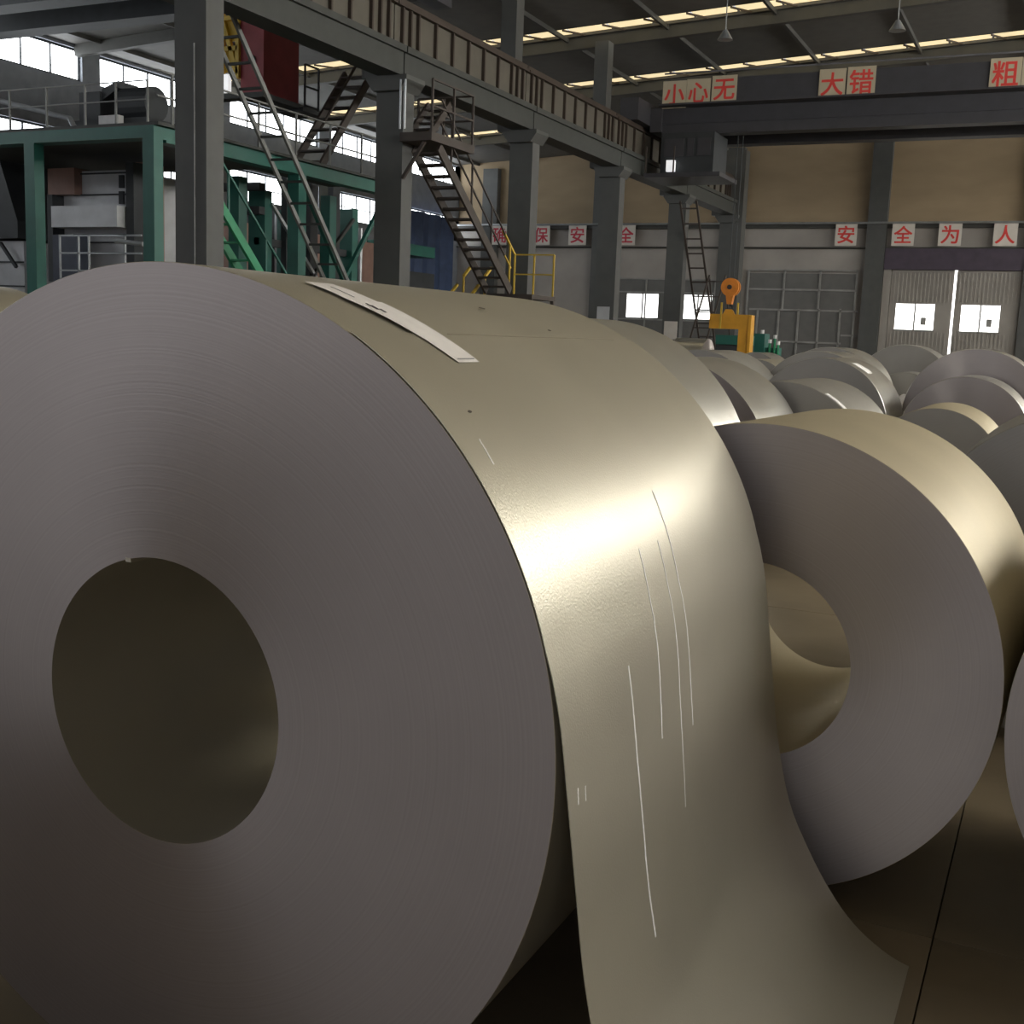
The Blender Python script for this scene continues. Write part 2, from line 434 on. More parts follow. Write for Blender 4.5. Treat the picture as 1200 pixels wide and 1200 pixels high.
def coil(label, x, y, R, W, yaw=0.0, wrap=None, edge=None, ri=0.254, near=False, axis_x=False, group=GR):
    t = thing('steel_coil', label, 'coil', (x, y, 0), group)
    nseg = 192 if near else 96
    c = 0.0008 if near else 0.003
    def add(name, mb, mt):
        o = mb.build(name, mt, None, smooth=True); o.parent = t; o.location = (0, 0, R); return o
    mb = MB(); ring_face(mb, ri, R - c, 0.0, nseg, 2)
    add('wound_end', mb, edge or EDGE)
    mb = MB(); ring_face(mb, ri, R - c, W, nseg, 2); add('wound_end', mb, edge or EDGE)
    mb = MB(); cyl(mb, R, c, W - c, nseg)
    b = len(mb.v)                                  # narrow bevels closing the wrap to the ends
    for (y0, y1, r0, r1) in ((0, c, R - c, R), (W, W - c, R - c, R)):
        b = len(mb.v)
        for yy, rr in ((y0, r0), (y1, r1)):
            for i in range(nseg):
                a = 2 * math.pi * i / nseg; mb.v.append((rr * math.cos(a), yy, rr * math.sin(a)))
        for i in range(nseg):
            j = (i + 1) % nseg; mb.f.append((b + i, b + j, b + nseg + j, b + nseg + i))
    add('outer_wrap', mb, wrap or WRAP)
    mb = MB(); cyl(mb, ri, 0, W, nseg); add('bore', mb, wrap or WRAP)
    t.rotation_euler = (0, 0, yaw + (math.pi / 2 if axis_x else 0))
    return t

C1X, C1Y, C1R, C1W = -1.36709, 1.49284, 0.75, 1.25865
big = coil('biggest steel coil, white paper strip on top, loose end hanging to the floor', C1X, C1Y, C1R, C1W, near=True)
coil('coil with an open bore next to the big coil, golden beige wrap', -0.66622, 2.8769, 0.6044, 0.97, yaw=-0.045, wrap=WRAP2, near=True)
coil('coil almost touching the open bored coil on its side away from the big coil', 0.537, 2.725, 0.589, 1.0, yaw=-0.045, near=True)
coil('coil standing end to end right behind the big coil, satin wrap', -1.99, 3.9, 0.745, 1.25, wrap=WRAP3, near=True)
coil('bright silver coil behind the satin coil, second in line after the big coil', -2.13, 6.5, 0.655, 0.95, wrap=WRAP3, near=True)
coil('green grey coil between the open bored coil and the low coil with a torn edge', 0.128, 4.5, 0.61, 1.1, edge=EDGE2, wrap=WRAP4)
dlt = coil('small grey coil with a white paper strip, in front of the taller dark coil', -1.666, 7.55, 0.586, 1.3, wrap=WRAP4, edge=EDGE2)
ecoil = coil('tall dark coil with a white tag strip on its shiny grey wrap', -2.169, 11.53, 0.648, 1.2, wrap=WRAP3, edge=EDGE2)
coil('grey coil just behind the coil with the white tag strip', -2.557, 13.3, 0.676, 1.3, wrap=WRAP3, edge=EDGE2)
coil('last coil of the row with the white tag strip, its wrap bright along the rim', -2.80, 15.3, 0.70, 1.2, wrap=WRAP3, edge=EDGE2)
coil('far coil standing in front of the pale double gate, light on its rim', -2.30, 18.8, 0.741, 1.1, wrap=WRAP3, edge=EDGE2)
coil('low coil tucked in front of the far coil by the pale gate', -2.02, 16.75, 0.548, 1.0, wrap=WRAP3, edge=EDGE2)
coil('tallest of the three nested coils, rearmost of them', -0.878, 13.2, 0.721, 1.3, wrap=WRAP3, edge=EDGE)
coil('middle coil of three nested coils', -0.852, 11.7, 0.588, 1.2, wrap=WRAP3, edge=EDGE)
kc = coil('low coil with a torn edge and a golden wrap, first of three nested coils', -0.866, 9.3, 0.489, 1.2, wrap=WRAP2, edge=EDGE2)
coil('greenish coil behind the tallest nested coil, beside the pale gate', 0.1, 22.5, 0.80, 1.2, wrap=WRAP4, edge=EDGE2)
coil('small far coil with a bright rim near the orange lifting hook', -6.08, 24.7, 0.614, 1.2, wrap=WRAP3, edge=EDGE2)
coil('low beige coil in front of the small bright rimmed far coil', -4.65, 19.0, 0.58, 1.2, wrap=WRAP, edge=EDGE2)
coil('grey coil behind the satin coil, near the foot of the narrow ladder', -3.55, 12.0, 0.661, 1.2, wrap=WRAP4, edge=EDGE2)
coil('coil lying crosswise under the orange lifting hook', -8.62, 30.0, 0.745, 0.85, wrap=WRAP3, edge=EDGE, axis_x=True)
coil('beige coil beyond the big coil, below the green platform frame', -4.878, 2.95, 0.771, 1.25, wrap=WRAP)

# the big coil's loose end: one sheet leaving the wrap and curling out onto the floor
prof = []
a = 59.6
while a > 14:
    ra = math.radians(a); prof.append((C1X + 0.752 * math.cos(ra), C1R + 0.752 * math.sin(ra))); a -= 2
ctrl = [(-.6315, .917), (-.6135, .84), (-.5955, .72), (-.578, .60), (-.5555, .454), (-.5155, .299), (-.456, .195), (-.392, .115), (-.33, .06), (-.26, .022), (-.196, .003)]
def cr(p0, p1, p2, p3, t):
    return tuple(0.5 * (2 * b + (c - a) * t + (2 * a - 5 * b + 4 * c - d) * t * t + (3 * b - a - 3 * c + d) * t ** 3) for a, b, c, d in zip(p0, p1, p2, p3))
cp = [prof[-1]] + ctrl + [(-.13, .0)]
for i in range(1, len(cp) - 2):
    for k in range(4): prof.append(cr(cp[i - 1], cp[i], cp[i + 1], cp[i + 2], k / 4))
prof.append(ctrl[-1])
NP = len(prof)
def arclen(pr):
    s = [0.0]
    for i in range(1, len(pr)): s.append(s[-1] + math.hypot(pr[i][0] - pr[i - 1][0], pr[i][1] - pr[i - 1][1]))
    return s
SARC = arclen(prof)
def sheet_y(v, i):
    z = prof[i][1]; sh = max(0.0, (0.32 - z) / 0.32) ** 1.6 * -0.105
    return C1Y + 0.001 + (C1W - 0.002) * v + sh
mb = MB(); NV = 24
def normal(i):
    a, b = prof[max(0, i - 1)], prof[min(NP - 1, i + 1)]
    dx, dz = b[0] - a[0], b[1] - a[1]; l = math.hypot(dx, dz)
    return (-dz / l * -1 if False else -dz / l, dx / l)
for side in (0, 1):
    for i in range(NP):
        nx, nz = normal(i); off = 0.0 if side == 0 else 0.0012
        for v in range(NV + 1):
            mb.v.append((prof[i][0] + nx * off, sheet_y(v / NV, i), prof[i][1] + nz * off))
W_ = NV + 1; OFF = NP * W_
for i in range(NP - 1):
    for v in range(NV):
        q = (i * W_ + v, i * W_ + v + 1, (i + 1) * W_ + v + 1, (i + 1) * W_ + v)
        mb.f.append(q); mb.f.append(tuple(OFF + k for k in reversed(q)))
for i in range(NP - 1):
    for v in (0, NV):
        mb.f.append((i * W_ + v, (i + 1) * W_ + v, OFF + (i + 1) * W_ + v, OFF + i * W_ + v))
for v in range(NV):
    for i in (0, NP - 1):
        mb.f.append((i * W_ + v, i * W_ + v + 1, OFF + i * W_ + v + 1, OFF + i * W_ + v))
tail = mb.build('loose_tail', WRAP, big, smooth=True, loc=(C1X, C1Y, C1R))
tail['label'] = 'loose outer end of the sheet curling onto the floor'
def smooth_flat_edges(o, ang=0.7):
    for p in o.data.polygons: p.use_smooth = True
    try: o.data.set_sharp_from_angle(angle=ang)
    except Exception: pass
smooth_flat_edges(tail)

# marks on the big coil: thin strips following the wrap (angle range on the cylinder, then the tail profile)
full = []
a = 120.0
while a > 59.6:
    ra = math.radians(a); full.append((C1X + 0.7512 * math.cos(ra), C1R + 0.7512 * math.sin(ra))); a -= 1.0
full += prof
def interp_full(z_top, x_top, z_bot):  # indices between two heights on the right-hand side
    return [i for i, q in enumerate(full) if q[0] >= x_top and z_bot <= q[1] <= z_top]
def strip(name, pts, ys0, ys1, off, material, parent, wob=0.0, thick=0.0004):
    mb = MB(); n = len(pts)
    for k, (q, i) in enumerate(pts):
        a, b = full[max(0, i - 1)], full[min(len(full) - 1, i + 1)]
        dx, dz = b[0] - a[0], b[1] - a[1]; l = math.hypot(dx, dz); nx, nz = -dz / l, dx / l
        if nx < 0 and q[0] > C1X + 0.2: nx, nz = -nx, -nz
        if nz < 0 and q[1] > 1.2: nx, nz = -nx, -nz
        t = k / max(1, n - 1); w = wob * random.uniform(-1, 1)
        for o2 in (off, off + thick):
            mb.v.append((q[0] + nx * o2, ys0(t) + w, q[1] + nz * o2)); mb.v.append((q[0] + nx * o2, ys1(t) + w, q[1] + nz * o2))
    for k in range(n - 1):
        b = 4 * k
        mb.f.append((b + 2, b + 3, b + 7, b + 6)); mb.f.append((b, b + 4, b + 5, b + 1))
        mb.f.append((b, b + 2, b + 6, b + 4)); mb.f.append((b + 1, b + 5, b + 7, b + 3))
    mb.f.append((0, 1, 3, 2)); b = 4 * (n - 1); mb.f.append((b, b + 2, b + 3, b + 1))
    return mb.build(name, material, parent, loc=(C1X, C1Y, C1R))
def dense(zt, zb, n=40):
    """points on the right-hand profile between two heights"""
    out = []
    for k in range(n + 1):
        z = zt + (zb - zt) * k / n
        for i in range(len(full) - 1):
            if full[i][0] > C1X + 0.1 and full[i][1] >= z >= full[i + 1][1] and full[i][1] > full[i + 1][1]:
                s = (full[i][1] - z) / (full[i][1] - full[i + 1][1])
                out.append(((full[i][0] + s * (full[i + 1][0] - full[i][0]), z), i)); break
    return out
for (zt, zb, ya, yb, w) in ((.863, .395, 1.786, 1.790, .0052), (1.03, .70, 1.958, 1.920, .0044), (1.03, .54, 2.064, 2.018, .0038), (1.114, .672, 2.135, 2.100, .0040),
                            (.741, .717, 1.532, 1.529, .0035), (.735, .713, 1.560, 1.557, .003), (1.244, 1.208, 1.566, 1.560, .004)):
    strip('scratch_mark', dense(zt, zb), lambda t, ya=ya, yb=yb, w=w: ya + (yb - ya) * t - w / 2, lambda t, ya=ya, yb=yb, w=w: ya + (yb - ya) * t + w / 2, 0.0016, CHALK, big, wob=0.0008)
def arcpts(a0, a1, r, n=24):
    out = []
    for k in range(n + 1):
        a = math.radians(a0 + (a1 - a0) * k / n); q = (C1X + r * math.cos(a), C1R + r * math.sin(a))
        i = min(range(len(full)), key=lambda j: (full[j][0] - q[0]) ** 2 + (full[j][1] - q[1]) ** 2); out.append((q, i))
    return out
p1 = strip('paper_strip', arcpts(75, 68, 0.7535), lambda t: 1.634 + 0.004 * t, lambda t: 1.718 + 0.010 * t, 0.0006, PAPER, big)
p1['label'] = 'white paper label strip'
p2 = strip('paper_strip', arcpts(68, 53.2, 0.7545), lambda t: 1.634 + 0.075 * t, lambda t: 1.737 + 0.048 * t, 0.0008, PAPER, big)
p2['label'] = 'wider white paper label with dark print'
for (a0, a1, y0, y1) in ((66.4, 65.2, 1.668, 1.676), (65.4, 64.4, 1.678, 1.684), (66.9, 66.1, 1.664, 1.669)):
    strip('print_mark', arcpts(a0, a1, 0.7552, 4), lambda t, y0=y0: y0, lambda t, y1=y1: y1, 0.0013, INK, p2)
strip('print_mark', arcpts(73.0, 69.2, 0.7542, 6), lambda t: 1.672, lambda t: 1.675, 0.0010, DOORF, p1)
strip('print_mark', arcpts(53.9, 53.7, 0.7552, 2), lambda t: 1.715, lambda t: 1.775, 0.0013, DOORF, p2)
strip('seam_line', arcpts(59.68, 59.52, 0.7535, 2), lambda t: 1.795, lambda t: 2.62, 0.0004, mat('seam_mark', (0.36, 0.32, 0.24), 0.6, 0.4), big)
for (ac, yc, w) in ((69.2, 2.148, 0.010), (45.0, 1.60, 0.005), (62.0, 2.30, 0.006)):
    strip('oil_spot', arcpts(ac + w * 40, ac - w * 40, 0.7535, 3), lambda t, yc=yc, w=w: yc - w * (0.4 + math.sin(3.1 * t)), lambda t, yc=yc, w=w: yc + w * (0.3 + math.sin(3.1 * t)), 0.0004, mat('oil_stain', (0.09, 0.075, 0.055), 0.6), big)
# inner lip where the first wrap ends inside the bore
MB().box(C1X - 0.072, C1X - 0.060, C1Y - 0.001, C1Y + 0.3, C1R + 0.240, C1R + 0.2475).build('inner_lip', WRAP, big, loc=(C1X, C1Y, C1R))
# paper strips on two more coils
def coil_strip(t, R, y0, y1, a0, a1, name='paper_strip'):
    mb = MB(); n = 14
    for k in range(n + 1):
        a = math.radians(a0 + (a1 - a0) * k / n)
        for rr in (R + 0.001, R + 0.004):
            for y in (y0, y1): mb.v.append((rr * math.cos(a), y, rr * math.sin(a)))
    for k in range(n):
        b = 4 * k
        mb.f += [(b + 2, b + 3, b + 7, b + 6), (b, b + 4, b + 5, b + 1), (b, b + 2, b + 6, b + 4), (b + 1, b + 5, b + 7, b + 3)]
    mb.f += [(0, 1, 3, 2), (4 * n, 4 * n + 2, 4 * n + 3, 4 * n + 1)]
    o = mb.build(name, TAGW); o.parent = t; o.location = (0, 0, R); o['label'] = 'white paper strip'
    return o
fa = math.radians(33)
fl2 = MB(); r0 = 0.489
fl2.prism([(r0 * math.cos(fa) - 0.03, r0 * math.sin(fa) + 0.03), (r0 * math.cos(fa) + 0.05, r0 * math.sin(fa) - 0.06), (r0 * math.cos(fa) + 0.045, r0 * math.sin(fa) + 0.02), (r0 * math.cos(fa) + 0.02, r0 * math.sin(fa) + 0.06)], 1, -0.004, 0.05)
o = fl2.build('torn_flap', WRAP2); o.parent = kc; o.location = (0, 0, 0.489)
coil_strip(dlt, 0.586, 0.01, 0.10, 62, 38)
coil_strip(ecoil, 0.648, 0.22, 0.52, 68, 52)

# ------------------------------------------------------------------ building columns and crane girders
CL = ['thick grey building column with a thin conduit, next to the green platform frame',
      'grey building column that carries the stair platform',
      'grey building column behind the yellow railed stair landing',
      'grey building column with a pale sheet, between the stair column and the ladder column',
      'dark building column beside the narrow ladder, pale sheet near its foot',
      'dark building column behind the orange pulley block']
for i, gy in enumerate(GRID[:6]):
    gy -= 0.1 if i == 0 else 0
    t = thing('building_column', CL[i], 'column', (-12.3, gy, 0), 'columns under the crane girder')
    cm = COLM
    MB().box(-12.6, -12.0 if i < 5 else -11.75, gy - 0.0, gy + (0.4 if i < 5 else 0.6), 0, 6.2).build('shaft', cm, t)
    if i: MB().prism([(-12.75, 6.2), (-12.75, 6.12), (-12.6, 5.92), (-12.0, 5.92), (-11.85, 6.12), (-11.85, 6.2)], 1, gy - 0.15, gy + 0.55).build('corbel', cm, t)
    if i == 5: MB().box(-12.54, -11.75, gy + 0.02, gy + 0.6, 6.2, 8.6).build('crane_stop', COLM, t)
    MB().box(-12.95, -12.55, gy, gy + 0.4, 6.2, roof_z(-12.95) - 0.3).build('upper_shaft', COLM, t)
    MB().box(-12.75, -11.85, gy - 0.12, gy + 0.52, 0, 0.12).build('base_plate', cm, t)
    if i == 0: MB().tube((-12.2, gy - 0.03, 0.12), (-12.2, gy - 0.03, 5.5), 0.012, 8).build('conduit', LADG, t)
    if i == 3: MB().box(-12.5, -12.12, gy - 0.02, gy, 1.55, 2.3).build('pasted_sheet', TANK, t)
    if i == 4:
        MB().box(-12.52, -12.06, gy - 0.02, gy, 1.45, 2.05).build('pasted_sheet', BOARDW, t)
        MB().box(-12.55, -12.2, gy - 0.03, gy, 0.9, 1.32).build('base_mark', mat('lime', (0.35, 0.45, 0.05), 0.6), t)
names = ['over the green platform frame', 'between the stair column and the landing column', 'between the landing column and the pale sheet column', 'ending at the ladder column', 'under the crane end carriage', 'running into the far wall', 'passing above the big coil']
ys_ = [8.3] + GRID[:6] + [YF]
lab = [names[6], names[0], names[1], names[2], names[3], names[4], names[5]]
for i in range(6):
    a, b = ys_[i], ys_[i + 1]
    t = thing('crane_girder', 'grey crane girder with brown web stiffeners ' + lab[i], 'girder', (-12, a, 6.2), 'crane girder spans')
    MB().box(-12.5, -12.0, a + 0.02, b - 0.02, 6.2, 6.62).build('lower_beam', GIRD, t)
    MB().box(-12.5, -11.93, a + 0.02, b - 0.02, 6.62, 6.74).build('bottom_flange', GIRD, t)
    MB().box(-12.28, -12.24, a + 0.02, b - 0.02, 6.74, 7.52).build('web', GIRDWEB, t)
    MB().box(-12.4, -12.14, a + 0.02, b - 0.02, 7.52, 7.58).build('top_flange', RUST, t)
    MB().box(-12.3, -12.2, a + 0.02, b - 0.02, 7.58, 7.68).build('crane_rail', RUST, t)
    L = b - a
    st = [0.25, 0.55, 0.85, L - 0.85, L - 0.55, L - 0.25] + [1.55 + (L - 3.1) * k / 4 for k in range(5)]
    for s in st:
        MB().box(-12.24, -12.17, a + s - 0.025, a + s + 0.025, 6.74, 7.52).build('stiffener', RUST, t)

# ------------------------------------------------------------------ text signs
def glyph(ch, size, name, material, parent, loc):
    c = bpy.data.curves.new('glyph_source', 'FONT'); c.body = ch; c.size = 1
    o = bpy.data.objects.new('glyph_source', c); COL.objects.link(o)
    dg = bpy.context.evaluated_depsgraph_get(); me = bpy.data.meshes.new_from_object(o.evaluated_get(dg))
    vs = [v.co.copy() for v in me.vertices]; fs = [tuple(p.vertices) for p in me.polygons]
    bpy.data.objects.remove(o); bpy.data.curves.remove(c); bpy.data.meshes.remove(me)
    x0, x1 = min(v.x for v in vs), max(v.x for v in vs); y0, y1 = min(v.y for v in vs), max(v.y for v in vs)
    k = size / max(x1 - x0, y1 - y0); cx, cy = (x0 + x1) / 2, (y0 + y1) / 2
    mb = MB(); e = 0.016 * size
    for dx, dy, dz in ((-e, -e, 0), (e, -e, .0005), (-e, e, .001), (e, e, .0015)):
        b = len(mb.v)
        mb.v += [((v.x - cx) * k + dx, -dz, (v.y - cy) * k + dy) for v in vs]
        mb.f += [tuple(b + i for i in f) for f in fs]
    me = bpy.data.meshes.new(name); me.from_pydata(mb.v, [], mb.f); me.update(); me.materials.append(material)
    ob = bpy.data.objects.new(name, me); COL.objects.link(ob); ob.parent = parent; ob.location = loc
    return ob
def sign(ch, x, y, z, w, h, label, board, red, group, frac=0.78):
    t = thing('sign_board', label, 'sign', (x, y, z), group)
    o = MB().box(-w / 2, w / 2, -0.03, 0, -h / 2, h / 2).build('board', board); o.parent = t
    if ch: glyph(ch, min(w, h) * frac, 'character', red, t, (0, -0.033, 0))
YS = 33.9
for ch, xa, xb, yt, yb in (('小', 777, 804.5, 95, 127), ('心', 805, 832.5, 92.5, 124.5), ('无', 834.5, 863.5, 88.5, 121.5), ('大', 960, 991, 81, 116), ('错', 993, 1026, 78, 113.5), ('粗', 1160, 1197, 68, 105), ('', 1198, 1235, 66, 102)):
    a, b = at(xa, (yt + yb) / 2, Y=YS), at(xb, (yt + yb) / 2, Y=YS)
    zt, zb = at((xa + xb) / 2, yt, Y=YS).z, at((xa + xb) / 2, yb, Y=YS).z
    mean = dict(zip('小心无大错粗', ('small', 'heart', 'nothing', 'big', 'mistake', 'coarse'))).get(ch)
    lb = 'cream crane board with the red character meaning %s, %s' % (mean, ch) if ch else 'blank edge board beside the board with red character 粗'
    sign(ch, (a.x + b.x) / 2, YS, (zt + zb) / 2, b.x - a.x, zt - zb, lb, BOARD, REDTXT, 'boards on the crane bridge', 0.82)
for ch, xc, side in (('确', 585, 'partly hidden by the landing column'), ('保', 633.5, 'left of the 安 board above the stair landing'), ('安', 676, 'between the landing column and the pale sheet column'), ('全', 733, 'half hidden by the pale sheet column'),
                     ('安', 991, 'above the dark panelled gate'), ('全', 1058, 'above the pale double gate'), ('为', 1113, 'above the gap of the pale gate'), ('人', 1178, 'last board above the pale gate')):
    a = at(xc, 276, Y=YF - 0.42)
    if ch == '保': lbl = 'white wall board with crimson character 保 beside the landing column'
    else: lbl = 'white wall board with red character %s %s' % (ch, side)
    sign(ch, a.x, YF - 0.36 if abs(a.x + 25.2) < .6 or abs(a.x + 7.6) < .8 else YF - 0.34, 5.97, 0.86, 0.88, lbl, BOARDW, REDTXT2 if xc < 800 else REDTXT, 'boards along the far wall', 0.8)

# ------------------------------------------------------------------ overhead crane of the coil bay
t = thing('overhead_crane', 'dark overhead travelling crane bridge carrying red lettered boards', 'crane', (0, 34.6, 7.42))
MB().box(-11.6, 12.0, 34.0, 34.5, 7.42, 8.2).build('front_girder', CRANE, t)
MB().box(-11.6, 12.0, 36.0, 36.5, 7.42, 8.2).build('rear_girder', CRANE, t)
MB().box(-11.6, 12.0, 33.97, 34.0, 7.72, 7.77).build('cable_strip', CRANE, t)
MB().box(-11.6, 12.0, 33.5, 34.0, 8.17, 8.22).build('walkway_deck', CRANE, t)
MB().box(-11.6, 12.0, 33.93, 33.97, 8.25, 8.95).build('side_sheet', CRANE, t)
for x in range(-11, 12, 2):
    MB().box(x - 0.03, x + 0.03, 33.55, 33.6, 8.2, 9.1).build('rail_post', CRANE, t) if x > 12 else None
MB().tube((-11.6, 33.96, 9.15), (12, 33.96, 9.15), 0.025, 8).build('hand_rail', CRANE2, t)
MB().box(-12.5, -11.95, 32.8, 37.6, 7.68, 8.3).build('end_carriage', CRANE, t)
MB().box(-11.95, -11.6, 33.9, 36.6, 7.5, 8.2).build('end_tie', CRANE, t)
for y in (33.1, 37.3): MB().tube((-12.36, y, 7.86), (-12.1, y, 7.86), 0.18, 16).build('wheel', RUST, t)
MB().box(-10.3, -8.5, 34.3, 36.2, 8.2, 8.9).build('trolley', DARK, t)
cb = MB().box(-11.5, -9.9, 33.7, 35.1, 6.25, 7.42).build('operator_cab', DARK, t)
for a, b in ((-11.4, -10.8), (-10.7, -10.5), (-10.4, -10.0)): MB().box(a, b, 33.68, 33.7, 6.75, 7.25).build('cab_pane', CRANE, cb)
MB().box(-11.9, -9.6, 33.4, 35.3, 6.13, 6.25).build('cab_platform', CRANE, t)
MB().box(-11.25, -11.0, 33.5, 33.62, 6.3, 6.62).build('flood_lamp', LAMPM, t)
for x in (-11.85, -11.0): MB().beam((x, 33.42, 6.25), (x, 33.42, 7.0), 0.04, 0.04).build('cab_rail_post', STAIR, t)
a, b, z2 = -9.4, -9.2, 3.25
MB().tube((-9.45, 34.6, 3.0), (-9.45, 34.6, 8.2), 0.012, 6).build('hoist_rope', DARK, t)
MB().tube((-9.30, 34.6, 3.0), (-9.30, 34.6, 8.2), 0.012, 6).build('hoist_rope', DARK, t)
# hook block and C hook
hx = -9.375
hb = MB().prism([(hx - 0.12, 2.85), (hx + 0.12, 2.85), (hx + 0.07, 2.55), (hx - 0.07, 2.55)], 1, 34.5, 34.7).build('hook_block', ORANGE, t)
hb['label'] = 'orange round pulley block'
for ya in (34.47, 34.65): MB().tube((hx, ya, 3.05), (hx, ya + 0.08, 3.05), 0.27, 28).build('sheave', ORANGE, hb)
MB().tube((hx, 34.42, 3.05), (hx, 34.78, 3.05), 0.07, 14).build('hub', STAIR, hb)
mb = MB()
for k in range(10):
    a0, a1 = math.radians(90 - 27 * k), math.radians(90 - 27 * (k + 1))
    mb.tube((hx + 0.1 * math.cos(a0), 34.6, 2.42 + 0.12 * math.sin(a0)), (hx + 0.1 * math.cos(a1), 34.6, 2.42 + 0.12 * math.sin(a1)), 0.035, 8)
mb.build('hook', DARK, hb)
t = thing('coil_lifting_hook', 'orange yellow C shaped coil lifting hook below the pulley block', 'lifting hook', (hx, 34.6, 1.0))
MB().box(-9.92, -8.72, 34.42, 34.78, 1.82, 2.25).build('top_beam', YELD, t)
MB().box(-9.02, -8.72, 34.44, 34.76, 0.35, 1.82).build('back_arm', YELD, t)
MB().box(-10.0, -8.72, 34.48, 34.72, 0.12, 0.4).build('lower_arm', YELD, t)
MB().box(-8.72, -8.64, 34.4, 34.8, 0.4, 2.24).build('edge_plate', YELD, t)
MB().prism([(-9.56, 2.25), (-9.2, 2.25), (-9.28, 2.4), (-9.48, 2.4)], 1, 34.55, 34.65).build('lug', YELD, t)
for x in (-9.62, -9.12): MB().beam((x, 34.6, 2.25), (x, 34.6, 2.6), 0.05, 0.05).build('guide_pin', YEL, t)
MB().box(-9.6, -9.55, 34.40, 34.42, 1.82, 2.25).build('stripe', YEL, t)

# ------------------------------------------------------------------ stair on the second column
t = thing('steel_stair', 'brown steel stair with open treads and railed top platform on a column', 'stair', (-12, 20.7, 2.3))
MB().box(-12.0, -11.3, 19.75, 21.5, 4.98, 5.14).build('deck', STAIR, t)
MB().box(-13.0, -12.0, 20.72, 21.5, 4.98, 5.14).build('deck', STAIR, t)
for (x, y) in ((-11.33, 19.8), (-11.33, 20.65), (-11.33, 21.45), (-12.0, 21.45), (-12.6, 21.45)):
    MB().beam((x, y, 5.14), (x, y, 6.1), 0.04, 0.04).build('rail_post', STAIR, t)
for z in (5.62, 6.1):
    MB().beam((-11.33, 19.8, z), (-11.33, 21.45, z), 0.035, 0.035).build('hand_rail', STAIR, t)
    MB().beam((-11.33, 21.45, z), (-12.6, 21.45, z), 0.035, 0.035).build('hand_rail', STAIR, t)
for x in (-12.0, -12.5):
    MB().beam((x, 20.75, 5.14), (x, 21.7, 6.02), 0.06, 0.14).build('upper_stringer', STAIR, t)
for k in range(5):
    MB().box(-12.5, -12.0, 20.85 + 0.21 * k, 21.05 + 0.21 * k, 5.26 + 0.16 * k, 5.29 + 0.16 * k).build('upper_tread', STAIR, t)
MB().beam((-11.5, 19.85, 4.98), (-11.98, 19.85, 4.3), 0.06, 0.06).build('bracket', STAIR, t)
for x in (-11.9, -12.0): MB().tube((x + 0.03, 19.7, 5.2), (x + 0.03, 19.7, 6.1), 0.02, 8).build('pale_pipe', GALV, t)

A0, A1 = Vector((0, 20.25, 4.93)), Vector((0, 23.65, 2.36))
for x in (-12.0, -11.42):
    MB().beam((x, A0.y, A0.z), (x, A1.y, A1.z), 0.05, 0.2).build('stringer', STAIR, t)
for k in range(14):
    f = (k + 0.5) / 14; c = A0.lerp(A1, f)
    MB().box(-11.975, -11.445, c.y - 0.13, c.y + 0.13, c.z - 0.03, c.z + 0.01).build('tread', STAIR, t)
for h in (0.5, 0.95):
    p = A0.lerp(A1, 0.02) + Vector((0, 0, h)); q = A0.lerp(A1, 0.9) + Vector((0, 0, h)); r_ = A0.lerp(A1, 1.0) + Vector((0, 0, h))
    MB().beam((-11.42, p.y, p.z), (-11.42, q.y, q.z), 0.03, 0.03).build('hand_rail', STAIR, t)
    MB().beam((-11.42, q.y, q.z), (-11.42, r_.y, r_.z), 0.03, 0.03).build('hand_rail', YEL, t)
for f, mt in ((0.15, STAIR), (0.42, STAIR), (0.7, STAIR), (0.98, YEL)):
    c = A0.lerp(A1, f); MB().beam((-11.42, c.y, c.z), (-11.42, c.y, c.z + 0.95), 0.035, 0.035).build('rail_post', mt, t)
t = thing('stair_landing', 'small stair landing with bright yellow railing at the stair foot', 'platform', (-11.5, 24.3, 0))
MB().box(-12.0, -10.9, 23.7, 25.0, 2.2, 2.3).build('deck', STAIR, t)
for (x, y) in ((-11.95, 23.75), (-10.95, 23.75), (-11.95, 24.95), (-10.95, 24.95)):
    MB().box(x - 0.04, x + 0.04, y - 0.04, y + 0.04, 0, 2.2).build('leg', STAIR, t)
for (x, y) in ((-10.95, 24.95), (-11.95, 24.95), (-11.45, 24.95)):
    MB().beam((x, y, 2.3), (x, y, 3.25), 0.035, 0.035).build('rail_post', YEL, t)
for z in (2.8, 3.25):
    MB().beam((-11.95, 24.95, z), (-10.95, 24.95, z), 0.03, 0.03).build('hand_rail', YEL, t)
MB().beam((-11.95, 24.95, 3.25), (-12.0, 24.35, 3.75), 0.04, 0.04).build('hand_rail', YEL, t)
t = thing('lower_stair', 'lower stair flight with yellow posts dropping from the landing to the floor', 'stair', (-11.4, 22, 0))
for x in (-12.2, -12.75):
    MB().beam((x, 24.6, 2.2), (x, 21.6, 0.1), 0.05, 0.18).build('stringer', STAIR, t)
for k in range(10):
    f = (k + 0.5) / 10; MB().box(-12.72, -12.22, 24.6 - 3 * f - 0.12, 24.6 - 3 * f + 0.12, 2.2 - 2.1 * f, 2.24 - 2.1 * f).build('tread', STAIR, t)
for f in (0.22, 0.42, 0.62):
    for x in (-12.2, -12.75):
        y, z = 24.6 - 3 * f, 2.2 - 2.1 * f
        MB().beam((x, y, z), (x, y, z + 0.95), 0.04, 0.04).build('rail_post', YEL, t)
        MB().beam((x, y, z + 0.95), (x, y + 0.3, z + 0.95 + 0.21), 0.06, 0.05).build('hand_rail', YEL, t)

